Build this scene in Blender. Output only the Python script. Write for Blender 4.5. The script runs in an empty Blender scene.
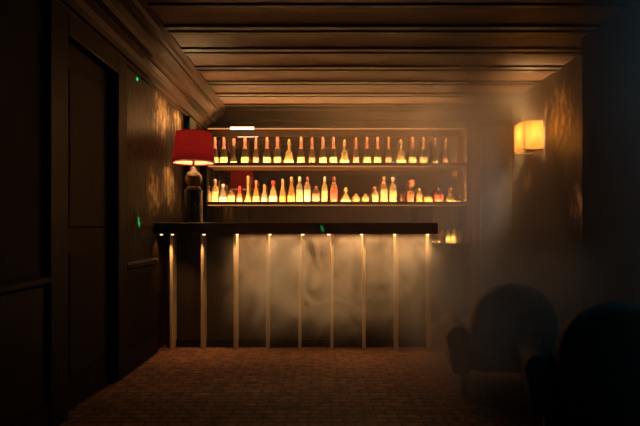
import bpy, bmesh, math, random
from mathutils import Vector, Matrix
random.seed(7)
C = bpy.context.scene.collection
PI = math.pi
sc = bpy.context.scene

# ------------------------------------------------------------------ materials
def newmat(name):
    m = bpy.data.materials.new(name); m.use_nodes = True
    nt = m.node_tree; nt.nodes.clear()
    out = nt.nodes.new('ShaderNodeOutputMaterial')
    return m, nt, out
def N(nt, t, **kw):
    n = nt.nodes.new(t)
    for k, v in kw.items():
        if hasattr(n, k): setattr(n, k, v)
        else: n.inputs[k.replace('_', ' ')].default_value = v
    return n
def coords(nt, scale=(1, 1, 1)):
    tc = nt.nodes.new('ShaderNodeTexCoord'); mp = nt.nodes.new('ShaderNodeMapping')
    mp.inputs['Scale'].default_value = scale
    nt.links.new(tc.outputs['Object'], mp.inputs['Vector'])
    return mp.outputs['Vector']
def ramp(nt, fac, stops):
    r = nt.nodes.new('ShaderNodeValToRGB')
    while len(r.color_ramp.elements) < len(stops): r.color_ramp.elements.new(.5)
    for e, (p, c) in zip(r.color_ramp.elements, stops):
        e.position = p; e.color = (*c, 1)
    nt.links.new(fac, r.inputs['Fac'])
    return r.outputs['Color']
def plain(name, col, rough=.5, metal=0, noise=.15, scale=20, bump=0, stretch=(1, 1, 1), spec=.5, coat=0):
    """principled surface whose colour wavers a little with a noise texture"""
    m, nt, out = newmat(name)
    p = nt.nodes.new('ShaderNodeBsdfPrincipled')
    v = coords(nt, stretch)
    n = N(nt, 'ShaderNodeTexNoise', Scale=scale, Detail=4.0); nt.links.new(v, n.inputs['Vector'])
    c0 = tuple(max(0, c * (1 - noise)) for c in col); c1 = tuple(min(1, c * (1 + noise)) for c in col)
    nt.links.new(ramp(nt, n.outputs['Fac'], [(.3, c0), (.7, c1)]), p.inputs['Base Color'])
    p.inputs['Roughness'].default_value = rough; p.inputs['Metallic'].default_value = metal
    p.inputs['Specular IOR Level'].default_value = spec; p.inputs['Coat Weight'].default_value = coat
    if bump:
        b = N(nt, 'ShaderNodeBump', Strength=bump, Distance=.01); nt.links.new(n.outputs['Fac'], b.inputs['Height'])
        nt.links.new(b.outputs['Normal'], p.inputs['Normal'])
    nt.links.new(p.outputs['BSDF'], out.inputs['Surface'])
    return m
def emit(name, col, s):
    m, nt, out = newmat(name)
    e = N(nt, 'ShaderNodeEmission', Strength=s); e.inputs['Color'].default_value = (*col, 1)
    nt.links.new(e.outputs['Emission'], out.inputs['Surface'])
    return m
def shade_mat(name, col, tcol, through):
    """lampshade cloth: diffuse + translucent, letting a share of the bulb's light straight through"""
    m, nt, out = newmat(name)
    d = nt.nodes.new('ShaderNodeBsdfDiffuse'); t = nt.nodes.new('ShaderNodeBsdfTranslucent'); tr = nt.nodes.new('ShaderNodeBsdfTransparent')
    v = coords(nt, (1, 1, .1)); n = N(nt, 'ShaderNodeTexNoise', Scale=120.0); nt.links.new(v, n.inputs['Vector'])
    nt.links.new(ramp(nt, n.outputs['Fac'], [(.3, tuple(c * .85 for c in col)), (.7, col)]), d.inputs['Color'])
    t.inputs['Color'].default_value = (*tcol, 1); tr.inputs['Color'].default_value = (*tcol, 1)
    a = N(nt, 'ShaderNodeMixShader', Fac=.5); b = N(nt, 'ShaderNodeMixShader', Fac=through)
    nt.links.new(d.outputs[0], a.inputs[1]); nt.links.new(t.outputs[0], a.inputs[2])
    nt.links.new(a.outputs[0], b.inputs[1]); nt.links.new(tr.outputs[0], b.inputs[2])
    nt.links.new(b.outputs[0], out.inputs['Surface'])
    return m
def glass_mat(name, col, clear=.45):
    """tinted bottle glass with liquor inside: part clear, part milky translucent, glossy skin"""
    m, nt, out = newmat(name)
    tr = nt.nodes.new('ShaderNodeBsdfTransparent'); tr.inputs['Color'].default_value = (*col, 1)
    d = nt.nodes.new('ShaderNodeBsdfDiffuse'); t = nt.nodes.new('ShaderNodeBsdfTranslucent')
    v = coords(nt); n = N(nt, 'ShaderNodeTexNoise', Scale=30.0); nt.links.new(v, n.inputs['Vector'])
    cc = ramp(nt, n.outputs['Fac'], [(.3, tuple(c * .8 for c in col)), (.7, col)])
    nt.links.new(cc, d.inputs['Color']); nt.links.new(cc, t.inputs['Color'])
    a = N(nt, 'ShaderNodeMixShader', Fac=.5)
    nt.links.new(d.outputs[0], a.inputs[1]); nt.links.new(t.outputs[0], a.inputs[2])
    b = N(nt, 'ShaderNodeMixShader', Fac=clear)
    nt.links.new(a.outputs[0], b.inputs[1]); nt.links.new(tr.outputs[0], b.inputs[2])
    g = N(nt, 'ShaderNodeBsdfGlossy', Roughness=.12); f = N(nt, 'ShaderNodeFresnel', IOR=1.45)
    c = nt.nodes.new('ShaderNodeMixShader'); nt.links.new(f.outputs[0], c.inputs[0])
    nt.links.new(b.outputs[0], c.inputs[1]); nt.links.new(g.outputs[0], c.inputs[2])
    nt.links.new(c.outputs[0], out.inputs['Surface'])
    return m
def wallpaper(name, patches=()):
    """dark crumpled paper with lamp glints painted in as gold patches; patches = (centre, radius)"""
    m, nt, out = newmat(name)
    p = nt.nodes.new('ShaderNodeBsdfPrincipled')
    v = coords(nt, (1, 1, .55)); raw = coords(nt)
    n1 = N(nt, 'ShaderNodeTexNoise', Scale=13.0, Detail=9.0, Roughness=.72); nt.links.new(v, n1.inputs['Vector'])
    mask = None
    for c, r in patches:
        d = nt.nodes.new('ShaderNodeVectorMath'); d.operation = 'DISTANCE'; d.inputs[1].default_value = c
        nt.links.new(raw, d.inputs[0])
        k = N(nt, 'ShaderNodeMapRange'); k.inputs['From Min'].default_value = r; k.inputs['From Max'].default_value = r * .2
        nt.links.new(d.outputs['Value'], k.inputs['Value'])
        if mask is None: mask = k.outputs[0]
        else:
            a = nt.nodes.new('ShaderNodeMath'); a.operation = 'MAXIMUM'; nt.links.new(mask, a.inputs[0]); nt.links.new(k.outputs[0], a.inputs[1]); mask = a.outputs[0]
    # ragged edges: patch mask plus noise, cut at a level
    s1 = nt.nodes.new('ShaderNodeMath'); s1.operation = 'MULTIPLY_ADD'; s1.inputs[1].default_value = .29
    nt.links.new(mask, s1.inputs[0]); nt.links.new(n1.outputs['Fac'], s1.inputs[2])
    glint = N(nt, 'ShaderNodeMapRange'); glint.inputs['From Min'].default_value = .585; glint.inputs['From Max'].default_value = .82
    nt.links.new(s1.outputs[0], glint.inputs['Value'])
    nt.links.new(ramp(nt, glint.outputs[0], [(0, (.022, .011, .008)), (.5, (.20, .12, .05)), (1, (.78, .62, .34))]), p.inputs['Base Color'])  # gold tones are lamp glints put into the base colour
    nt.links.new(glint.outputs[0], p.inputs['Metallic'])
    p.inputs['Roughness'].default_value = .34; p.inputs['Specular IOR Level'].default_value = .15
    b = N(nt, 'ShaderNodeBump', Strength=1.0, Distance=.04); nt.links.new(n1.outputs['Fac'], b.inputs['Height'])
    nt.links.new(b.outputs['Normal'], p.inputs['Normal'])
    nt.links.new(p.outputs['BSDF'], out.inputs['Surface'])
    return m
def floor_mat():
    m, nt, out = newmat('worn_floor')
    p = nt.nodes.new('ShaderNodeBsdfPrincipled')
    v = coords(nt, (1, 1, 1))
    b = nt.nodes.new('ShaderNodeTexBrick'); nt.links.new(v, b.inputs['Vector'])
    b.inputs['Scale'].default_value = 1.0; b.inputs['Brick Width'].default_value = .13; b.inputs['Row Height'].default_value = .075
    b.inputs['Mortar Size'].default_value = .008; b.inputs['Bias'].default_value = -.2
    b.inputs['Color1'].default_value = (.30, .135, .072, 1); b.inputs['Color2'].default_value = (.20, .086, .05, 1); b.inputs['Mortar'].default_value = (.12, .055, .035, 1)
    n = N(nt, 'ShaderNodeTexNoise', Scale=11.0, Detail=8.0, Roughness=.7); nt.links.new(v, n.inputs['Vector'])
    mx = nt.nodes.new('ShaderNodeMixRGB'); mx.blend_type = 'MULTIPLY'; mx.inputs['Fac'].default_value = .8
    nt.links.new(b.outputs['Color'], mx.inputs['Color1'])
    nt.links.new(ramp(nt, n.outputs['Fac'], [(.40, (.22, .20, .19)), (.62, (1.0, .95, .9))]), mx.inputs['Color2'])
    nt.links.new(mx.outputs['Color'], p.inputs['Base Color'])
    p.inputs['Roughness'].default_value = .75; p.inputs['Specular IOR Level'].default_value = .25
    bp = N(nt, 'ShaderNodeBump', Strength=.5, Distance=.01); nt.links.new(b.outputs['Fac'], bp.inputs['Height']); bp.invert = True
    nt.links.new(bp.outputs['Normal'], p.inputs['Normal'])
    nt.links.new(p.outputs['BSDF'], out.inputs['Surface'])
    return m
def plank_mat(name, c0, c1, width):
    m, nt, out = newmat(name)
    p = nt.nodes.new('ShaderNodeBsdfPrincipled')
    v = coords(nt, (1, 1, 1))
    w = N(nt, 'ShaderNodeTexWave', Scale=.314 / width); w.wave_type = 'BANDS'; w.bands_direction = 'X'; w.wave_profile = 'SAW'
    nt.links.new(v, w.inputs['Vector'])
    n = N(nt, 'ShaderNodeTexNoise', Scale=6.0, Detail=5.0)
    mp = coords(nt, (6, 6, .6)); nt.links.new(mp, n.inputs['Vector'])
    nt.links.new(ramp(nt, n.outputs['Fac'], [(.3, c0), (.7, c1)]), p.inputs['Base Color'])
    bp = N(nt, 'ShaderNodeBump', Strength=.6, Distance=.01); nt.links.new(w.outputs['Fac'], bp.inputs['Height'])
    nt.links.new(bp.outputs['Normal'], p.inputs['Normal'])
    p.inputs['Roughness'].default_value = .55
    nt.links.new(p.outputs['BSDF'], out.inputs['Surface'])
    return m

M = dict(
    wallpaper=wallpaper('left_glint_paper', [((-1.47, 5.32, 2.16), .42), ((-1.47, 5.08, 1.42), .34), ((-1.47, 5.95, 2.2), .35), ((-1.47, 5.6, 1.5), .35)]),
    wallpaperdark=wallpaper('right_glint_paper', [((2.235, 5.35, 2.2), .45), ((2.235, 4.95, 1.3), .3), ((2.235, 6.2, 1.6), .25)]), floor=floor_mat(),
    ceiling=plain('stained_ceiling', (.13, .062, .032), .6, 0, .2, 5),
    beam=plain('dark_beam', (.02, .012, .008), .5, 0, .2, 6),
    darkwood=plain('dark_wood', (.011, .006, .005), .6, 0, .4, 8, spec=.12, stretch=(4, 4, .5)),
    blackwall=plain('dark_or_shaded_plaster', (.012, .009, .009), .75, 0, .3, 5, spec=.12),
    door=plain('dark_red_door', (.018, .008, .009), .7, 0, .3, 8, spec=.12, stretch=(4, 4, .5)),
    cornice=plain('cornice_paint', (.055, .030, .019), .6, 0, .2, 6, spec=.15),
    counter=plain('counter_top', (.10, .052, .03), .25, 0, .4, 6, stretch=(.5, 4, 4)),
    fin=plain('pale_fin_wood', (.62, .47, .30), .5, 0, .18, 10, stretch=(6, 6, .5)),
    panel=plank_mat('bar_front_planks', (.014, .007, .005), (.032, .016, .010), .09),
    mirror=plain('aged_mirror', (.66, .58, .48), .04, 1, .1, 3),
    shelf=plain('shelf_wood', (.22, .11, .06), .4, 0, .3, 10, stretch=(.5, 4, 4)),
    upright=plain('upright_wood', (.42, .21, .12), .45, 0, .25, 8, stretch=(4, 4, .5)),
    brass=plain('brass', (.75, .50, .22), .3, 1, .15, 30),
    black=plain('black_plastic', (.02, .02, .02), .35, 0, .3, 20),
    ceramic=plain('black_glazed_ceramic', (.018, .014, .012), .12, 0, .3, 9, coat=.5),
    silver=plain('silver_glaze', (.34, .27, .20), .22, .7, .3, 40, bump=.5),
    leather=plain('brown_leather', (.30, .12, .09), .6, 0, .3, 25, bump=.3),
    leatherdark=plain('black_leather', (.04, .032, .030), .7, 0, .3, 25, bump=.3),
    legwood=plain('leg_wood', (.20, .11, .07), .4, 0, .2, 12, stretch=(4, 4, .5)),
    red=shade_mat('red_shade_cloth', (.28, .016, .032), (.06, .0045, .010), 0),
    parch=shade_mat('parchment_shade', (.8, .62, .38), (1.0, .80, .45), .16),
    lining=plain('white_shade_lining', (.9, .85, .75), .7, 0, .05, 20),
    label=plain('cream_label', (.85, .68, .30), .6, 0, .12, 25),
    labelorange=plain('orange_label', (.75, .40, .12), .6, 0, .2, 25),
    labelred=plain('red_label', (.60, .10, .05), .6, 0, .2, 25),
    labeldim=plain('rose_label', (.42, .20, .12), .6, 0, .2, 25),
    labelwhite=plain('white_label', (.92, .84, .66), .6, 0, .08, 25),
    capgold=plain('gold_cap', (.80, .52, .20), .35, .6, .15, 30),
    capred=plain('red_cap', (.62, .05, .04), .4, 0, .15, 30),
    capdark=plain('maroon_cap', (.24, .06, .05), .4, 0, .15, 30),
    capsilver=plain('pale_cap', (.75, .66, .5), .35, .3, .1, 30),
    caprose=plain('rose_foil', (.62, .28, .16), .4, .3, .2, 30),
    gdark=glass_mat('dark_glass', (.10, .065, .03), .3),
    gamber=glass_mat('amber_glass', (.85, .48, .14), .18),
    ggold=glass_mat('golden_glass', (.95, .70, .27), .15),
    gpale=glass_mat('pale_glass', (.85, .80, .50), .45),
    ggreen=glass_mat('green_glass', (.35, .42, .12), .4),
    gbrown=glass_mat('brown_glass', (.20, .10, .05), .3),
    led=emit('warm_led_strip', (1, .40, .11), 1.0),
    ledhot=emit('warm_tube', (1, .72, .42), 14.0),
    ledspot=emit('downlight_lens', (1, .62, .28), 4.0),
    bulb=emit('bulb_glass', (1, .72, .40), 25.0),
)

# ------------------------------------------------------------------ mesh helpers
def obj(name, bm, mat, parent=None, smooth=False, bevel=0):
    me = bpy.data.meshes.new(name)
    bmesh.ops.recalc_face_normals(bm, faces=bm.faces[:])
    bm.to_mesh(me); bm.free()
    me.materials.append(mat)
    if smooth:
        for p in me.polygons: p.use_smooth = True
    o = bpy.data.objects.new(name, me); C.objects.link(o)
    if parent: o.parent = parent
    if bevel:
        b = o.modifiers.new('bevel', 'BEVEL'); b.width = bevel; b.segments = 2; b.limit_method = 'ANGLE'
    return o
def box(bm, x0, x1, y0, y1, z0, z1):
    v = [bm.verts.new((x, y, z)) for x in (x0, x1) for y in (y0, y1) for z in (z0, z1)]
    for f in ((0, 1, 3, 2), (4, 6, 7, 5), (0, 4, 5, 1), (2, 3, 7, 6), (0, 2, 6, 4), (1, 5, 7, 3)):
        bm.faces.new([v[i] for i in f])
def boxes(*bs):
    bm = bmesh.new()
    for b in bs: box(bm, *b)
    return bm
def lathe(prof, seg=20, square=0, close=True, bm=None, off=(0, 0, 0)):
    """spin (radius, z) pairs; square > 0 pushes the section towards a rounded square"""
    bm = bm or bmesh.new(); rings = []
    for r, z in prof:
        ring = []
        for k in range(seg):
            a = 2 * PI * (k + .5) / seg; c, s = math.cos(a), math.sin(a)
            q = 1
            if square:
                e = 2 + square * 6
                q = (abs(c) ** e + abs(s) ** e) ** (-1 / e)
            ring.append(bm.verts.new((off[0] + r * q * c, off[1] + r * q * s, off[2] + z)))
        rings.append(ring)
    for a, b in zip(rings, rings[1:]):
        for k in range(seg):
            bm.faces.new((a[k], a[(k + 1) % seg], b[(k + 1) % seg], b[k]))
    if close:
        bm.faces.new(rings[0][::-1]); bm.faces.new(rings[-1])
    return bm
def prism_y(pts, y0, y1):
    """extrude an (x, z) outline along y"""
    bm = bmesh.new()
    a = [bm.verts.new((x, y0, z)) for x, z in pts]; b = [bm.verts.new((x, y1, z)) for x, z in pts]
    n = len(pts)
    for k in range(n): bm.faces.new((a[k], a[(k + 1) % n], b[(k + 1) % n], b[k]))
    bm.faces.new(a[::-1]); bm.faces.new(b)
    return bm
def prism_x(pts, x0, x1):
    bm = bmesh.new()
    a = [bm.verts.new((x0, y, z)) for y, z in pts]; b = [bm.verts.new((x1, y, z)) for y, z in pts]
    n = len(pts)
    for k in range(n): bm.faces.new((a[k], a[(k + 1) % n], b[(k + 1) % n], b[k]))
    bm.faces.new(a[::-1]); bm.faces.new(b)
    return bm
def thing(name, label, cat, loc=(0, 0, 0), rz=0, group=None):
    o = bpy.data.objects.new(name, None); C.objects.link(o)
    o.empty_display_size = .1
    o.location = loc; o.rotation_euler = (0, 0, rz)
    o['label'] = label; o['category'] = cat
    if group: o['group'] = group
    return o
def tag(o, label, cat, group=None, kind=None):
    o['label'] = label; o['category'] = cat
    if group: o['group'] = group
    if kind: o['kind'] = kind
    return o
def struct(name, bm, mat, label=None, parent=None, **kw):
    o = obj(name, bm, mat, parent, **kw)
    if not parent:
        o['kind'] = 'structure'
        if label: o['label'] = label; o['category'] = name.split('_')[0]
    return o
def light(name, kind, loc, energy, col, **kw):
    d = bpy.data.lights.new(name, kind); d.energy = energy; d.color = col
    for k, v in kw.items():
        if hasattr(d, k): setattr(d, k, v)
    o = bpy.data.objects.new(name, d); C.objects.link(o); o.location = loc
    return o
def aim(o, target):
    o.rotation_euler = (Vector(target) - o.location).to_track_quat('-Z', 'Y').to_euler()

WARM = (1, .56, .22)
# ------------------------------------------------------------------ camera (eye 1.07 m, looking straight down the room)
EYE, F = 1.07, 574.0
cam = bpy.data.cameras.new('camera'); camo = bpy.data.objects.new('camera', cam); C.objects.link(camo)
camo.location = (0, 0, EYE); camo.rotation_euler = (PI / 2, 0, 0)
cam.sensor_width = 36; cam.lens = F / 640 * 36; cam.shift_y = 19 / 640; cam.clip_start = .05
sc.camera = camo

# ------------------------------------------------------------------ the room
XL, XR, XN, YB, HC = -1.47, 2.235, 2.10, 7.30, 2.60
Y0 = -0.8
DOOR = (3.28, 4.09, 2.20)
struct('floor', boxes((XL - .1, 3.7, Y0 - .1, YB + .1, -.1, 0)), M['floor'], 'worn red brown floor of small blocks')
struct('ceiling', boxes((XL - .1, 3.7, Y0 - .1, YB + .1, HC, HC + .1)), M['ceiling'], 'brown ceiling between the beams')
struct('wall_left', boxes((XL - .1, XL, DOOR[1], YB, 0, HC)), M['wallpaper'], 'left wall in dark paper with painted-in lamp glints')
struct('wall_near_left', boxes((XL - .1, XL, Y0, DOOR[0], 0, HC), (XL - .1, XL, DOOR[0], DOOR[1], DOOR[2], HC)), M['blackwall'], 'near part of left wall, coloured dark for shade')  # this stretch gets a darker colour in place of shade
struct('wall_right', boxes((XN, 3.6, Y0, 4.50, 0, HC), (XR, 3.6, 4.50, 6.68, 0, HC)), M['wallpaperdark'], 'right wall in dark paper with painted-in lamp glints')
struct('wall_back', boxes((XL - .1, 3.6, YB, YB + .1, 0, HC)), M['blackwall'], 'back wall behind the bottles')
struct('wall_front', boxes((XL - .1, 3.6, Y0 - .1, Y0, 0, HC)), M['blackwall'])
struct('wall_passage', boxes((3.6, 3.7, Y0, YB, 0, HC)), M['blackwall'])
# dark pillar of the near right wall
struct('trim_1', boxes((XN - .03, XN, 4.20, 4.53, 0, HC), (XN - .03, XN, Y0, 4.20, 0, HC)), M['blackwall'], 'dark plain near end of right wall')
# cornices
prof = [(0, 2.33), (.025, 2.33), (.025, 2.355), (.05, 2.36), (.055, 2.40), (.075, 2.43), (.105, 2.445), (.105, 2.465), (.15, 2.47), (.165, 2.505),
        (.20, 2.53), (.235, 2.535), (.235, 2.555), (.26, 2.56), (.275, 2.585), (.32, 2.588), (.32, 2.60), (0, 2.60)]
struct('trim_2', prism_y([(XL + x, z) for x, z in prof], Y0, YB), M['cornice'], 'stepped cornice along the left wall')
# stepped ceiling beams
n = 3
for k in range(14):
    y = .52 + .52 * k + .08
    if y > 7.0: break
    xe = XR - .002 if y > 4.4 else XN - .032
    b = boxes((XL + .322, xe, y, y + .065, HC - .016, HC), (XL + .322, xe, y + .115, y + .18, HC - .016, HC))
    struct('trim_%d' % n, b, M['beam'], 'pair of dark battens across the ceiling'); n += 1
# dado: rail and boards below it on the left wall
def dado(y0, y1):
    global n
    struct('trim_%d' % n, prism_y([(XL, .78), (XL + .02, .785), (XL + .04, .80), (XL + .04, .825), (XL + .02, .835), (XL, .84)], y0, y1), M['darkwood'], 'dado rail on left wall'); n += 1
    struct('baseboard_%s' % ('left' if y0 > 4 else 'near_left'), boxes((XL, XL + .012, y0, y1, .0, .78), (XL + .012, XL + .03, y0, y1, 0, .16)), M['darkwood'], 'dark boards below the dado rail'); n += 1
dado(Y0, 3.06); dado(4.28, 5.11)
# door in the left wall with its casing
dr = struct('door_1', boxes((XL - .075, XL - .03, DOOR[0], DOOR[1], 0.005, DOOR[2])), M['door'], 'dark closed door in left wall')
dr['category'] = 'door'
for z0, z1 in ((.2, .95), (1.1, 2.05)):
    struct('door_panel', boxes((XL - .031, XL - .018, DOOR[0] + .13, DOOR[1] - .13, z0, z1)), M['door'], parent=dr, bevel=.01)
struct('door_frame', boxes((XL, XL + .035, 3.06, 3.28, 0, 2.33), (XL, XL + .035, 4.09, 4.28, 0, 2.33), (XL, XL + .035, 3.28, 4.09, 2.20, 2.33)), M['darkwood'], parent=dr, bevel=.008)
# pilaster on left wall near the back bar
struct('trim_%d' % n, boxes((XL, XL + .06, 6.22, 6.55, 0, 2.33)), M['darkwood'], 'dark pilaster on left wall beside the back bar', bevel=.01); n += 1

# back bar surround (header, jambs)
struct('trim_%d' % n, prism_x([(7.02, 2.36), (7.30, 2.36), (7.30, 2.60), (6.96, 2.60), (6.96, 2.56), (7.00, 2.54), (7.00, 2.44), (7.02, 2.42)], XL + .32, 3.6), M['darkwood'], 'dark header above the back bar'); n += 1
struct('trim_%d' % n, boxes((-1.385, 1.80, 7.02, 7.032, 2.325, 2.36)), M['shelf'], 'thin lip under the back bar header'); n += 1
struct('trim_%d' % n, boxes((-1.385, 1.80, 7.27, 7.30, 2.28, 2.36)), M['shelf'], 'wooden fascia above the mirror'); n += 1
struct('trim_%d' % n, boxes((XL, XL + .085, 7.03, 7.30, 0, 2.33)), M['darkwood'], 'dark left upright of the back bar', bevel=.006); n += 1
struct('trim_%d' % n, boxes((1.80, 1.98, 7.08, 7.30, 0, 2.36), (1.80, 1.825, 7.05, 7.08, 0, 2.36), (1.862, 1.918, 7.05, 7.08, 0, 2.36), (1.955, 1.98, 7.05, 7.08, 0, 2.36)), M['upright'], 'fluted right upright of the back bar', bevel=.006); n += 1

# ------------------------------------------------------------------ back bar: mirror, shelves, counter
mir = obj('mirror', boxes((-1.385, 1.80, 7.285, 7.30, .935, 2.28)), M['mirror'])
tag(mir, 'wide brown mirror behind the bottle shelves reflecting the red lamp', 'mirror')
SH = {'top': 1.913, 'low': 1.432}
for key, lab in (('top', 'upper wooden back bar shelf under the row of matching bottles'), ('low', 'lower wooden back bar shelf under the mixed bottles')):
    z = SH[key]
    t = thing('bottle_shelf', lab, 'shelf', (.205, 7.17, z))
    obj('board', boxes((-1.59, 1.595, -.10, .115, -.032, 0)), M['shelf'], t)
    obj('front_lip', boxes((-1.59, 1.595, -.115, -.10, -.038, .010)), M['shelf'], t)
    s = obj('light_strip', boxes((-1.58, 1.585, -.119, -.1155, -.038, -.030)), M['led'], t); s['label'] = 'thin glowing orange strip'
    # LED channel on top of the shelf, behind the lip
    l = light('shelf_led', 'AREA', (.205, 7.0775, z + .008), 24.0 if key == 'low' else 21.0, (1, .60, .24), shape='RECTANGLE', size=3.15, size_y=.012)
    l.rotation_euler = (PI - .65, 0, 0)
    l = light('shelf_downlight', 'AREA', (.205, 7.08, 2.345 if key == 'top' else SH['top'] - .036), 7 if key == 'top' else 12, (1, .46, .22), shape='RECTANGLE', size=3.1, size_y=.012, spread=1.5)
    l.rotation_euler = (.25, 0, 0)
bc = thing('back_counter', 'dark back counter with cupboards behind the bar', 'counter', (.205, 7.03, 0))
obj('worktop', boxes((-1.59, 1.595, -.20, .235, .90, .93)), M['counter'], bc)
obj('carcass', boxes((-1.58, 1.585, -.16, .23, 0, .90)), M['darkwood'], bc)
for k in range(5):
    x = -1.55 + k * .625
    d = obj('cupboard_door', boxes((x, x + .60, -.18, -.16, .10, .87)), M['darkwood'], bc, bevel=.006)
    hb = obj('knob', lathe([(.008, 0), (.008, .02), (.016, .025), (.012, .04)], 12), M['brass'], d, smooth=True)
    hb.rotation_euler = (PI / 2, 0, 0); hb.location = (x + .54, -.18, .62)
# strip lights under the header
s = obj('strip_light', boxes((-1.37, 1.78, 7.012, 7.0195, 2.327, 2.337)), M['led']); tag(s, 'long thin orange light line under the back bar header', 'light')
t = thing('tube_light', 'short bright white tube light above upper shelf, left end', 'light', (-.95, 7.003, 2.345))
obj('tube', boxes((-.14, .14, -.012, .012, -.022, .002)), M['ledhot'], t, bevel=.006)
obj('housing', boxes((-.145, .145, -.014, .0169, .002, .0152)), M['brass'], t)
light('header_light', 'AREA', (.2, 6.95, 2.40), 11, (1, .42, .12), shape='RECTANGLE', size=3.0, size_y=.03).rotation_euler = (-PI / 2 - .2, 0, 0)

# ------------------------------------------------------------------ bottles
MESH = {}
def mesh_for(key, maker, mat, smooth=True):
    if key not in MESH:
        bm = maker(); bmesh.ops.recalc_face_normals(bm, faces=bm.faces[:])
        me = bpy.data.meshes.new(key); bm.to_mesh(me); bm.free()
        for p in me.polygons: p.use_smooth = smooth
        MESH[key] = me
    me = MESH[key]
    if not me.materials: me.materials.append(mat); return me
    if me.materials[0] is not mat:
        k2 = key + '|' + mat.name
        if k2 not in MESH:
            m2 = me.copy(); m2.materials.clear(); m2.materials.append(mat); MESH[k2] = m2
        me = MESH[k2]
    return me
def part(name, key, maker, mat, parent, smooth=True):
    o = bpy.data.objects.new(name, mesh_for(key, maker, mat, smooth)); C.objects.link(o); o.parent = parent
    return o
def shape(kind, w, h):
    """returns glass profile, square-ness, label band, cap profile for a bottle w wide and h high"""
    r = w / 2
    if kind == 'tall':       # straight body, sloping shoulder, long neck
        g = [(r * .9, 0), (r, .006), (r, h * .38), (r * .90, h * .45), (r * .60, h * .55), (r * .40, h * .66), (r * .32, h * .80)]
        return g, .0, (.004, h * .26), [(r * .56, h * .55), (r * .60, h * .57), (r * .46, h * .66), (r * .43, h * .74), (r * .43, h * .99), (r * .36, h)]
    if kind == 'square':
        g = [(r * .85, 0), (r * .9, .006), (r * .9, h * .60), (r * .75, h * .68), (r * .36, h * .74), (r * .34, h * .82)]
        return g, 1.0, (h * .06, h * .50), [(r * .36, h * .80), (r * .44, h * .81), (r * .44, h * .99), (r * .36, h)]
    if kind == 'dome':       # low belly, thin long neck
        g = [(r * .8, 0), (r, .015), (r * .98, h * .10), (r * .75, h * .22), (r * .45, h * .34), (r * .36, h * .50), (r * .32, h * .80)]
        return g, 0, (.012, h * .10), [(r * .36, h * .72), (r * .42, h * .74), (r * .44, h * .97), (r * .36, h)]
    if kind == 'cone':
        g = [(r * .9, 0), (r, .008), (r * .96, h * .28), (r * .6, h * .56), (r * .34, h * .70), (r * .30, h * .84)]
        return g, 0, (h * .06, h * .30), [(r * .34, h * .82), (r * .40, h * .83), (r * .40, h * .99), (r * .3, h)]
    if kind == 'squat':
        g = [(r * .9, 0), (r, .008), (r, h * .66), (r * .8, h * .78), (r * .42, h * .82), (r * .42, h * .88)]
        return g, .5, (h * .12, h * .58), [(r * .48, h * .84), (r * .5, h * .86), (r * .5, h * .99), (r * .45, h)]
    if kind == 'ball':
        g = [(r * .35, 0)] + [(r * math.sin(a), h * .43 - h * .43 * math.cos(a)) for a in [PI * q / 10 for q in range(2, 9)]] + [(r * .28, h * .88)]
        return g, 0, (h * .34, h * .52), [(r * .3, h * .86), (r * .34, h * .88), (r * .34, h * .98), (r * .26, h)]
    if kind == 'decanter':   # triangular, wide base
        g = [(r * .95, 0), (r, .008), (r * .97, h * .16), (r * .45, h * .50), (r * .24, h * .58), (r * .22, h * .74)]
        return g, .6, (.012, h * .15), [(r * .2, h * .72), (r * .34, h * .76), (r * .40, h * .84), (r * .28, h * .95), (r * .10, h)]
def bottle(name, label, cat, x, w, h, kind, glass, lab, cap, z, y=7.165, group=None, extra=None):
    t = thing(name, label, cat, (x, y, z), random.uniform(-.12, .12) if kind in ('square', 'squat') else random.uniform(0, 1) if kind != 'decanter' else 0, group)
    g, sq, band, cp = shape(kind, w, h)
    k = '%s_%.3f_%.3f' % (kind, w, h)
    part('glass', 'glass_' + k, lambda: lathe(g, 20, sq), M[glass], t)
    if lab:
        z0, z1 = band
        def rad(zz):
            for (ra, za), (rb, zb) in zip(g, g[1:]):
                if za <= zz <= zb and zb > za: return ra + (rb - ra) * (zz - za) / (zb - za)
            return g[1][0]
        zs = [z0 + (z1 - z0) * q / 6 for q in range(7)]
        part('label', 'label_' + k, lambda: lathe([(rad(zs[0]) - .002, zs[0])] + [(rad(q) + .0015, q) for q in zs] + [(rad(zs[-1]) - .002, zs[-1])], 20, sq, close=False), M[lab], t)
    part('cap', 'cap_' + k, lambda: lathe(cp, 14), M[cap], t)
    if extra == 'ring':      # upright ring handle between shoulder and stopper of the decanters
        def ring():
            bm = bmesh.new(); R, rr = w * .30, .006; vs = []
            for i in range(20):
                a = 2 * PI * i / 20
                vs.append([bm.verts.new(((R + rr * math.cos(b)) * math.cos(a), rr * math.sin(b) - .0, h * .42 + (R + rr * math.cos(b)) * math.sin(a))) for b in [2 * PI * j / 6 for j in range(6)]])
            for i in range(20):
                for j in range(6):
                    bm.faces.new((vs[i][j], vs[(i + 1) % 20][j], vs[(i + 1) % 20][(j + 1) % 6], vs[i][(j + 1) % 6]))
            return bm
        o = part('ring', 'ring_' + k, ring, M['capgold'], t); o.location = (0, -w * .30, 0)
    if extra == 'collar':
        part('collar', 'collar_' + k, lambda: lathe([(w * .19, h * .735), (w * .25, h * .74), (w * .25, h * .775), (w * .2, h * .78)], 14), M['labelwhite'], t)
    if extra == 'plume':
        def plume():
            bm = bmesh.new()
            for i in range(7):
                a = 2 * PI * i / 7
                lathe([(.004, h * .9), (.016, h * 1.06), (.014, h * 1.18), (.003, h * 1.30)], 8, bm=bm, off=(.018 * math.cos(a) + .02, .018 * math.sin(a), 0))
            return bm
        part('plume', 'plume_' + k, plume, M['caprose'], t)
    return t
def px(p, d=7.165): return (p - 320) / F * d

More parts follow.
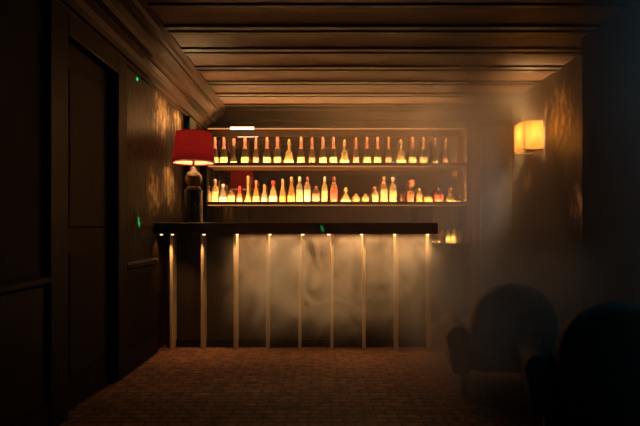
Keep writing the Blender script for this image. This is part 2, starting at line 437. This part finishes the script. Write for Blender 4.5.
TOPG = None
sq = ('tall', .092, .340, 'gdark', 'label', 'caprose')
dim = ('tall', .078, .335, 'gbrown', 'labeldim', 'caprose')
dome = ('dome', .085, .325, 'gdark', 'label', 'caprose')
dec = ('decanter', .118, .315, 'ggold', 'label', 'capgold')
top_row = [
    (215, sq, 'dark bottle with yellow base half behind the red lampshade, upper shelf'),
    (224, sq, 'first dark bottle with square yellow base right of the red lampshade, upper shelf'),
    (234, dome, 'round-bellied thin-necked bottle under the short white tube light, upper shelf'),
    (245, sq, 'square yellow-based bottle right of the round-bellied one near the lamp, upper shelf'),
    (256, dim, 'dim rose-based bottle nearest the red lamp on upper shelf'),
    (267, sq, 'yellow-based bottle right of the dim rose-based one nearest the lamp, upper shelf'),
    (277.5, sq, 'yellow-based bottle just left of the leftmost triangular decanter, upper shelf'),
    (289, dec, 'leftmost of the three triangular ringed decanters on upper shelf'),
    (301, sq, 'yellow-based bottle just right of the leftmost triangular decanter, upper shelf'),
    (312, dim, 'dim rose-based bottle between the left and middle decanters, upper shelf'),
    (323, sq, 'yellow-based bottle second left of the middle triangular decanter, upper shelf'),
    (333.5, sq, 'yellow-based bottle just left of the middle triangular decanter, upper shelf'),
    (344.5, dec, 'middle one of the three triangular ringed decanters on upper shelf'),
    (356, dim, 'dim rose-based bottle just right of the middle triangular decanter, upper shelf'),
    (367, sq, 'yellow-based bottle second right of the middle triangular decanter, upper shelf'),
    (377.5, sq, 'yellow-based bottle second left of the rightmost decanter, upper shelf'),
    (388.5, dim, 'dim rose-based bottle just left of the rightmost triangular decanter, upper shelf'),
    (401, dec, 'rightmost of the three triangular ringed decanters on upper shelf'),
    (412.5, sq, 'yellow-based bottle just right of the rightmost triangular decanter, upper shelf'),
    (423.5, sq, 'yellow-based bottle second right of the rightmost triangular decanter, upper shelf'),
    (435, dome, 'round-bellied thin-necked bottle near the right end of upper shelf'),
    (446, dim, 'dim rose-based bottle at the far right end of upper shelf'),
]
for p, (kd, w, h, g, l, c), lab in top_row:
    isd = kd == 'decanter'
    bottle('decanter' if isd else 'liquor_bottle', lab, 'decanter' if isd else 'bottle', px(p), w, h, kd, g, l, c, SH['top'] + .001,
           group='bottles on the upper shelf', extra='ring' if isd else None)
low_row = [   # px, width px, height px, kind, glass, label, cap, extra, text
    (208.5, 6.0, 17, 'square', 'ggold', None, 'capgold', None, 'plain golden bottle at far left of lower shelf beside the lamp stem'),
    (215.2, 7.0, 23.5, 'square', 'ggold', 'label', 'capgold', None, 'tall golden bottle with bright gold cap, near left end of lower shelf'),
    (223, 8.0, 19, 'cone', 'gpale', 'labelwhite', 'capsilver', None, 'pale greenish cone-shaped bottle left of the squat amber flask, lower shelf'),
    (231.3, 6.8, 12, 'squat', 'gamber', 'label', 'capgold', None, 'squat amber flask under the reflection of the red lamp, lower shelf'),
    (239.5, 5.6, 17, 'tall', 'gamber', 'labelwhite', 'capred', None, 'small slim bottle with red neck in front of the lamp reflection, lower shelf'),
    (248, 6.4, 27, 'dome', 'ggold', 'label', 'capgold', None, 'tallest thin-necked gold bottle with gold stopper, lower shelf, near the lamp reflection'),
    (256, 6.8, 22.5, 'cone', 'gamber', 'label', 'caprose', None, 'amber cone-shaped bottle with rose cap beside the tall gold-stoppered one, lower shelf'),
    (264.3, 6.2, 18.5, 'tall', 'gpale', 'labelwhite', 'capgold', None, 'short pale yellow bottle just left of the red-capped bottle, lower shelf'),
    (273, 8.2, 22, 'cone', 'ggold', 'labelwhite', 'capred', None, 'white-labelled bottle with bright red cap and neck, lower shelf'),
    (282.6, 6.2, 24, 'tall', 'gamber', 'labelorange', 'capgold', None, 'slim orange-labelled amber bottle with gold neck, right of the red-capped one'),
    (291.5, 8.0, 26, 'cone', 'gamber', 'labelorange', 'capgold', None, 'tall amber cone bottle with orange emblem and long neck, lower shelf'),
    (299.5, 7.0, 26, 'square', 'gpale', 'label', 'capsilver', None, 'tall pale square bottle left of the maroon-capped bottle, lower shelf'),
    (307.3, 6.8, 26, 'square', 'ggold', 'labelwhite', 'capdark', 'collar', 'pale-labelled bottle with maroon cap and white collar, left of the dark squat bottle'),
    (316, 7.4, 16.5, 'squat', 'gbrown', 'labeldim', 'capdark', None, 'dark brown squat bottle between two taller bright ones, lower shelf'),
    (324.6, 6.2, 26, 'square', 'ggold', 'label', 'capsilver', None, 'yellow bottle with greenish neck and silver cap, right of the dark squat bottle'),
    (334, 7.6, 26, 'square', 'gamber', 'labelred', 'capdark', 'collar', 'red-labelled bottle with maroon cap, just left of the lower-shelf triangular decanter'),
    (345.8, 10.5, 15.5, 'decanter', 'ggold', 'label', 'capgold', None, 'wide triangular golden decanter beside the two ball flasks, lower shelf'),
    (356, 8.0, 9, 'ball', 'ggold', None, 'capgold', None, 'left one of two small golden ball flasks on lower shelf'),
    (365.6, 8.0, 9, 'ball', 'ggold', None, 'capgold', None, 'right one of two small golden ball flasks on lower shelf'),
    (375.2, 6.6, 16, 'square', 'ggold', 'label', 'caprose', None, 'medium square golden bottle right of the ball flasks, lower shelf'),
    (384, 7.4, 26, 'square', 'gamber', 'label', 'caprose', 'collar', 'tall golden bottle with round rose cap, lower shelf, right of centre'),
    (392.8, 7.4, 25.5, 'square', 'ggold', 'label', 'capsilver', 'collar', 'tall golden bottle with pale silver cap, left of the tiny dark flask'),
    (401.4, 4.2, 9, 'ball', 'gbrown', None, 'capdark', None, 'tiny dark ball flask in a gap of the lower shelf'),
    (410.4, 7.2, 18, 'square', 'gamber', 'labelred', 'caprose', 'plume', 'red-labelled bottle topped by an orange plume, lower shelf'),
    (419.2, 5.8, 14.5, 'square', 'ggold', 'labelorange', 'capgold', None, 'short golden bottle beside the orange-plumed bottle, lower shelf'),
    (428, 8.0, 8.5, 'squat', 'gamber', 'labelorange', 'capgold', None, 'lowest wide orange jar above the till screen, lower shelf'),
    (438.4, 8.6, 15, 'squat', 'gbrown', 'labelred', 'caprose', None, 'squat red-labelled brown bottle left of the right-hand triangular decanter, lower shelf'),
    (450.4, 10.5, 16, 'decanter', 'gamber', 'labelorange', 'caprose', None, 'triangular orange decanter near the right end of lower shelf'),
    (459, 4.0, 8, 'tall', 'gbrown', 'labeldim', 'caprose', None, 'tiny dim bottle at the far right end of lower shelf'),
]
S = F / 7.165
for p, w, h, kd, g, l, c, ex, lab in low_row:
    cat = 'decanter' if kd == 'decanter' else 'bottle'
    nm = {'decanter': 'decanter', 'ball': 'ball_flask'}.get(kd, 'spirit_bottle')
    bottle(nm, lab, cat, px(p), w / S, h / S, kd, g, l, c, SH['low'] + .001, group='bottles on the lower shelf', extra=ex)
# on the back counter, past the end of the bar
for p, w, hh, g, l, c, lab in ((447.6, 5.0, 14, 'ggold', 'label', 'capgold', 'left glowing yellow bottle on the back counter past the bar end'),
                               (453.7, 5.0, 14, 'ggold', 'label', 'capgold', 'right glowing yellow bottle on the back counter past the bar end')):
    bottle('liquor_bottle', lab, 'bottle', px(p, 6.95), w * 6.95 / F, hh * 6.95 / F, 'squat', g, l, c, .931, y=6.95, group='bottles on the back counter')
t = thing('water_glass', 'dim empty glass tumbler beside the glowing bottles on the back counter', 'glass', (px(459.5, 6.95), 6.95, .931))
obj('tumbler', lathe([(.03, 0), (.036, .15), (.033, .15), (.027, .008)], 18, close=True), M['gbrown'], t, smooth=True)
l = light('counter_led', 'AREA', (px(450, 6.95), 6.86, .94), 1.6, (1, .60, .22), shape='RECTANGLE', size=.12, size_y=.012); l.rotation_euler = (PI - .9, 0, 0)

# till screen on the back counter
t = thing('till_screen', 'small dark till screen standing on the back counter under lower shelf', 'screen', (px(425.5, 6.95), 7.0, .931))
obj('base', boxes((-.08, .08, -.06, .08, 0, .02)), M['black'], t, bevel=.005)
obj('stand', boxes((-.025, .025, .02, .05, .02, .30)), M['black'], t, bevel=.005)
d = obj('display', boxes((-.09, .09, -.02, .02, .20, .455)), M['black'], t, bevel=.006)
obj('screen_glass', boxes((-.08, .08, -.022, -.0195, .215, .44)), M['ceramic'], d)

# ------------------------------------------------------------------ the bar
BT, BB = 1.152, 1.052
bar = thing('bar_counter', 'bar counter with dark top and lit upright wooden fins', 'bar', (0, 5.2, 0))
obj('countertop', boxes((XL + .002, 1.045, -.12, .62, BB, BT)), M['counter'], bar, bevel=.006)
obj('front_panel', boxes((XL + .04, 1.03, .165, .20, 0.0, BB)), M['panel'], bar)
obj('end_panel', boxes((1.0, 1.03, .20, .58, 0, BB)), M['darkwood'], bar)
obj('kick_board', boxes((XL + .04, 1.03, .135, .165, 0, .07)), M['darkwood'], bar)
for k, p in enumerate((171.0, 202, 234.8, 267.3, 299.6, 332, 364.4, 397, 430)):
    x = (p - 320) / F * 5.2
    side = 1 if p < 315 else -1
    f = obj('fin', boxes((x - .0125, x + .0125, .005, .163, 0, BB - .001)), M['fin'], bar, bevel=.002)
    sx = x + side * .032
    dl = obj('downlight', lathe([(.011, BB - .010), (.011, BB - .001)], 12, off=(sx, -.07, 0)), M['ledspot'], bar)
    dl['label'] = 'small warm downlight'
    sp = light('bar_spot', 'SPOT', (sx, 5.13, BB - .013), 8.0, (1, .53, .20), spot_size=1.5, spot_blend=.9, shadow_soft_size=.008)
    aim(sp, (x + side * .02, 5.2, 0))
dl = obj('downlight', lathe([(.011, BB - .010), (.011, BB - .001)], 12, off=(XL + .05, -.06, 0)), M['ledspot'], bar); dl['label'] = 'small warm downlight'
aim(light('bar_spot', 'SPOT', (XL + .05, 5.14, BB - .013), 5, (1, .53, .20), spot_size=1.7, spot_blend=.9, shadow_soft_size=.008), (XL + .03, 5.14, 0))
l = light('bar_led_line', 'AREA', (.13, 5.27, BB - .004), 16.0, (1, .50, .18), shape='RECTANGLE', size=1.75, size_y=.02)

# ------------------------------------------------------------------ red table lamp
LX, LY = -1.222, 5.55
lamp = thing('table_lamp', 'red shaded table lamp with dark glossy base on bar, left end', 'lamp', (LX, LY, BT + .001))
lamp_base = obj('base', lathe([(.085, 0), (.09, .004), (.09, .018), (.084, .024), (.084, .30), (.086, .31), (.086, .325), (.05, .335)], 28, .0), M['ceramic'], lamp, smooth=True)
b = obj('band', lathe([(.05, .335), (.066, .338), (.066, .352), (.05, .356)], 28), M['brass'], lamp, smooth=True); b['label'] = 'thin gold band'
g = [(.045, .356)] + [(.045 + .038 * math.sin(PI * q / 10) + .004 * (q % 2), .356 + .15 * q / 10) for q in range(1, 10)] + [(.03, .51), (.022, .545)]
b = obj('vase', lathe(g, 28), M['silver'], lamp, smooth=True); b['label'] = 'silvery ribbed bulge'
obj('stem', lathe([(.012, .545), (.012, .66)], 12), M['brass'], lamp, smooth=True)
sh = obj('lamp_shade', lathe([(.207, .590), (.168, .880)], 40, close=False), M['red'], lamp, smooth=True)
obj('rim', lathe([(.2085, .580), (.2085, .588), (.2045, .588), (.2045, .580), (.2085, .580)], 40, close=False), M['red'], sh, smooth=True)
obj('lining', lathe([(.2045, .591), (.1655, .879)], 40, close=False), shade_mat('shade_lining', (.9, .8, .65), (.95, .6, .45), .15), sh, smooth=True)
bu = obj('bulb', lathe([(.012, .66), (.028, .69), (.03, .71), (.02, .735), (.005, .742)], 16), M['bulb'], lamp, smooth=True)
bl = light('lamp_bulb', 'POINT', (LX, LY, BT + .775), 21, (1, .55, .22), shadow_soft_size=.03)

# ------------------------------------------------------------------ wall sconce on the right wall
sy, sz0, sz1 = 5.72, 1.895, 2.18
sco = thing('wall_sconce', 'glowing square parchment wall sconce on right wall', 'wall lamp', (XR, sy + .145, sz0))
W, P = .145, .20
obj('shade', boxes((-P, -P + .003, -W, W, 0, .285), (-P, -.012, -W, -W + .003, 0, .285), (-P, -.012, W - .003, W, 0, .285)), M['parch'], sco)
obj('back_plate', boxes((-.012, 0, -.06, .06, .02, .24)), M['brass'], sco, bevel=.003)
fr = obj('frame', boxes((-P - .002, -.012, -W - .003, -W + .001, -.008, .004), (-P - .002, -.012, W - .001, W + .003, -.008, .004), (-P - .003, -P + .001, -W, W, -.008, .004)), M['brass'], sco)
obj('arm', boxes((-.11, -.012, -.008, .008, .03, .045)), M['brass'], sco)
obj('drip_plate', boxes((-.165, -.055, -W + .006, W - .05, -.006, .0)), M['black'], sco)
obj('bulb', lathe([(.012, .045), (.028, .08), (.03, .11), (.02, .14), (.005, .15)], 16, off=(-.10, 0, 0)), M['bulb'], sco, smooth=True)
light('sconce_bulb', 'POINT', (XR - .10, sy + .145, sz0 + .185), 50, (1, .50, .17), shadow_soft_size=.03)

# ------------------------------------------------------------------ armchairs
def soft(o, w, seg=4):
    b = o.modifiers.new('bevel', 'BEVEL'); b.width = w; b.segments = seg; b.limit_method = 'ANGLE'
    for p in o.data.polygons: p.use_smooth = True
    return o
def armchair(name, label, loc, rz, mat):
    """club chair, front towards local -y: arched back, rolled arms, loose seat cushion"""
    t = thing(name, label, 'armchair', loc, rz, 'club armchairs at the right')
    arch = [(-.25, .17), (-.262, .34), (-.262, .46)] + [(-.262 * math.cos(a), .50 + .245 * math.sin(a)) for a in [PI * q / 16 for q in range(0, 17)]] + [(.262, .46), (.262, .34), (.25, .17)]
    bk = prism_y(arch, .22, .40)
    for v in bk.verts: v.co.y += (v.co.z - .17) * .16      # the back leans
    soft(obj('backrest', bk, mat, t), .055, 5)
    for s in (-1, 1):
        roll = [(.262, .15), (.375, .15), (.39, .26), (.395, .32)] + [(.338 + .075 * math.cos(a), .375 + .08 * math.sin(a)) for a in [-.5 + (PI + 1.0) * q / 14 for q in range(15)]] + [(.262, .32)]
        am = prism_y([(s * x, z) for x, z in roll], -.36, .34)
        soft(obj('arm', am, mat, t), .022, 3)
    soft(obj('seat_base', boxes((-.262, .262, -.35, .24, .15, .29)), mat, t), .02, 3)
    soft(obj('seat_cushion', boxes((-.258, .258, -.375, .23, .292, .43)), mat, t), .05, 5)
    for sx in (-1, 1):
        for yy in (-.29, .32):
            o = obj('leg', lathe([(.015, 0), (.017, .01), (.028, .152)], 12), M['legwood'], t, smooth=True); o.location = (sx * .30, yy, 0)
    return t
armchair('club_armchair', 'brown leather club armchair nearer the bar, half hidden in smoke', (1.28, 4.02, 0), math.radians(172), M['leather'])
armchair('club_armchair', 'black club armchair in the near right corner by the dark wall', (1.52, 3.12, 0), math.radians(165), M['leatherdark'])

# ------------------------------------------------------------------ haze and smoke
def volume(name, label, bounds, density, col, aniso, noise=None):
    m, nt, out = newmat(name)
    v = N(nt, 'ShaderNodeVolumeScatter', Anisotropy=aniso); v.inputs['Color'].default_value = (*col, 1)
    v.inputs['Density'].default_value = density
    if noise: noise(nt, v, density)
    nt.links.new(v.outputs[0], out.inputs['Volume'])
    o = obj(name, boxes(bounds), m)
    tag(o, label, 'smoke', kind='stuff')
    return o
volume('haze', 'thin haze filling the whole bar room', (XL + .45, XN - .05, 3.4, 6.9, .005, HC - .03), .022, (.95, .88, .80), .3)
def puff(nt, v, density, lo=.43, hi=.66, sc_=2.8, zr=(.04, .60, .94, 1), xr=(0, .22, .80, 1)):
    """lumpy cloud that thins out towards every side of its box"""
    tc = nt.nodes.new('ShaderNodeTexCoord')
    n1 = N(nt, 'ShaderNodeTexNoise', Scale=sc_, Detail=5.0, Roughness=.6, Distortion=1.2)
    mp = nt.nodes.new('ShaderNodeMapping'); mp.inputs['Location'].default_value = (3.1, 1.7, .4); mp.inputs['Scale'].default_value = (1, 1, .75)
    nt.links.new(tc.outputs['Object'], mp.inputs['Vector']); nt.links.new(mp.outputs[0], n1.inputs['Vector'])
    mr = N(nt, 'ShaderNodeMapRange'); mr.inputs['From Min'].default_value = lo; mr.inputs['From Max'].default_value = hi
    nt.links.new(n1.outputs['Fac'], mr.inputs['Value'])
    sep = nt.nodes.new('ShaderNodeSeparateXYZ'); nt.links.new(tc.outputs['Generated'], sep.inputs[0])
    val = mr.outputs[0]
    for ax, (a, b, c, d) in (('X', xr), ('Y', (0, .3, .97, 1)), ('Z', zr)):
        up = N(nt, 'ShaderNodeMapRange'); up.interpolation_type = 'SMOOTHSTEP'; up.inputs['From Min'].default_value = a; up.inputs['From Max'].default_value = b
        dn = N(nt, 'ShaderNodeMapRange'); dn.interpolation_type = 'SMOOTHSTEP'; dn.inputs['From Min'].default_value = d; dn.inputs['From Max'].default_value = c
        nt.links.new(sep.outputs[ax], up.inputs['Value']); nt.links.new(sep.outputs[ax], dn.inputs['Value'])
        for s in (up, dn):
            mu = nt.nodes.new('ShaderNodeMath'); mu.operation = 'MULTIPLY'
            nt.links.new(val, mu.inputs[0]); nt.links.new(s.outputs[0], mu.inputs[1]); val = mu.outputs[0]
    mu = nt.nodes.new('ShaderNodeMath'); mu.operation = 'MULTIPLY'; mu.inputs[1].default_value = density
    nt.links.new(val, mu.inputs[0]); nt.links.new(mu.outputs[0], v.inputs['Density'])
volume('smoke_cloud', 'pale smoke drifting low in front of the bar fins', (-.92, 1.35, 4.55, 5.36, .02, 1.05), 5.0, (.95, .92, .88), .2, puff)
volume('smoke_drift', 'grey smoke drifting by the passage and right wall', (.85, 2.06, 3.7, 6.9, .1, 2.57), .75, (.90, .88, .85), .2,
       lambda nt, v, d: puff(nt, v, d, .25, .7, 1.3, (0, .15, .97, 1), (0, .45, .95, 1)))
volume('smoke_wisp', 'thin low smoke in front of the brown armchair', (.40, 1.7, 2.7, 4.4, .02, 1.10), 1.4, (.95, .90, .86), .2,
       lambda nt, v, d: puff(nt, v, d, .25, .7, 1.6, (0, .3, .7, 1), (0, .4, .8, 1)))
volume('smoke_bank', 'dim bluish smoke before the dark near right wall', (1.22, 2.06, 1.8, 3.2, .1, 2.45), .5, (.86, .93, 1.0), .1,
       lambda nt, v, d: puff(nt, v, d, .1, .7, 1.6, (-.3, .2, .8, 1.2), (0, .35, .9, 1.3)))
volume('smoke_veil', 'brown smoke hanging under the ceiling before the bottles', (-.95, 2.2, 4.4, 6.85, .98, 2.57), .75, (.95, .86, .76), .3,
       lambda nt, v, d: puff(nt, v, d, .2, .75, 1.3, (-.2, .2, .97, 1), (0, .9, .97, 1)))

# ------------------------------------------------------------------ the rest of the light
light('passage_fill', 'POINT', (2.46, 6.99, 1.5), 16, (1, .80, .62), shadow_soft_size=.1)  # added light, unseen behind the wall corner, brightens the smoke there
b = light('blue_fill', 'AREA', (1.80, 2.1, 2.59), 5.5, (.11, .66, .88), shape='SQUARE', size=.5)  # added fill without a fixture, tints the near right smoke and wall
# green laser dots
src = Vector((-.6, 4.2, 2.55))
for tgt, a, e in (((XL, 4.62, 2.30), .035, 5000), ((XL, 4.66, 1.15), .03, 9000), ((.02, 5.08, 1.10), .0175, 900)):
    g = light('green_laser', 'SPOT', src, e, (.02, 1, .25), spot_size=a, spot_blend=.5, shadow_soft_size=.001); aim(g, tgt)

# ------------------------------------------------------------------ view
w = bpy.data.worlds.new('world'); sc.world = w; w.use_nodes = True
w.node_tree.nodes['Background'].inputs['Color'].default_value = (0, 0, 0, 1)
sc.view_settings.view_transform = 'Standard'; sc.view_settings.look = 'None'
sc.view_settings.exposure = 0; sc.view_settings.gamma = 1; sc.view_settings.use_curve_mapping = False
cy = sc.cycles
cy.max_bounces = 6; cy.diffuse_bounces = 3; cy.glossy_bounces = 3; cy.transmission_bounces = 6; cy.transparent_max_bounces = 12; cy.volume_bounces = 1
cy.sample_clamp_indirect = 3.0; cy.sample_clamp_direct = 20
cy.use_denoising = True; cy.denoiser = 'OPENIMAGEDENOISE'
cy.caustics_reflective = False; cy.caustics_refractive = False
cy.volume_step_rate = 1.5
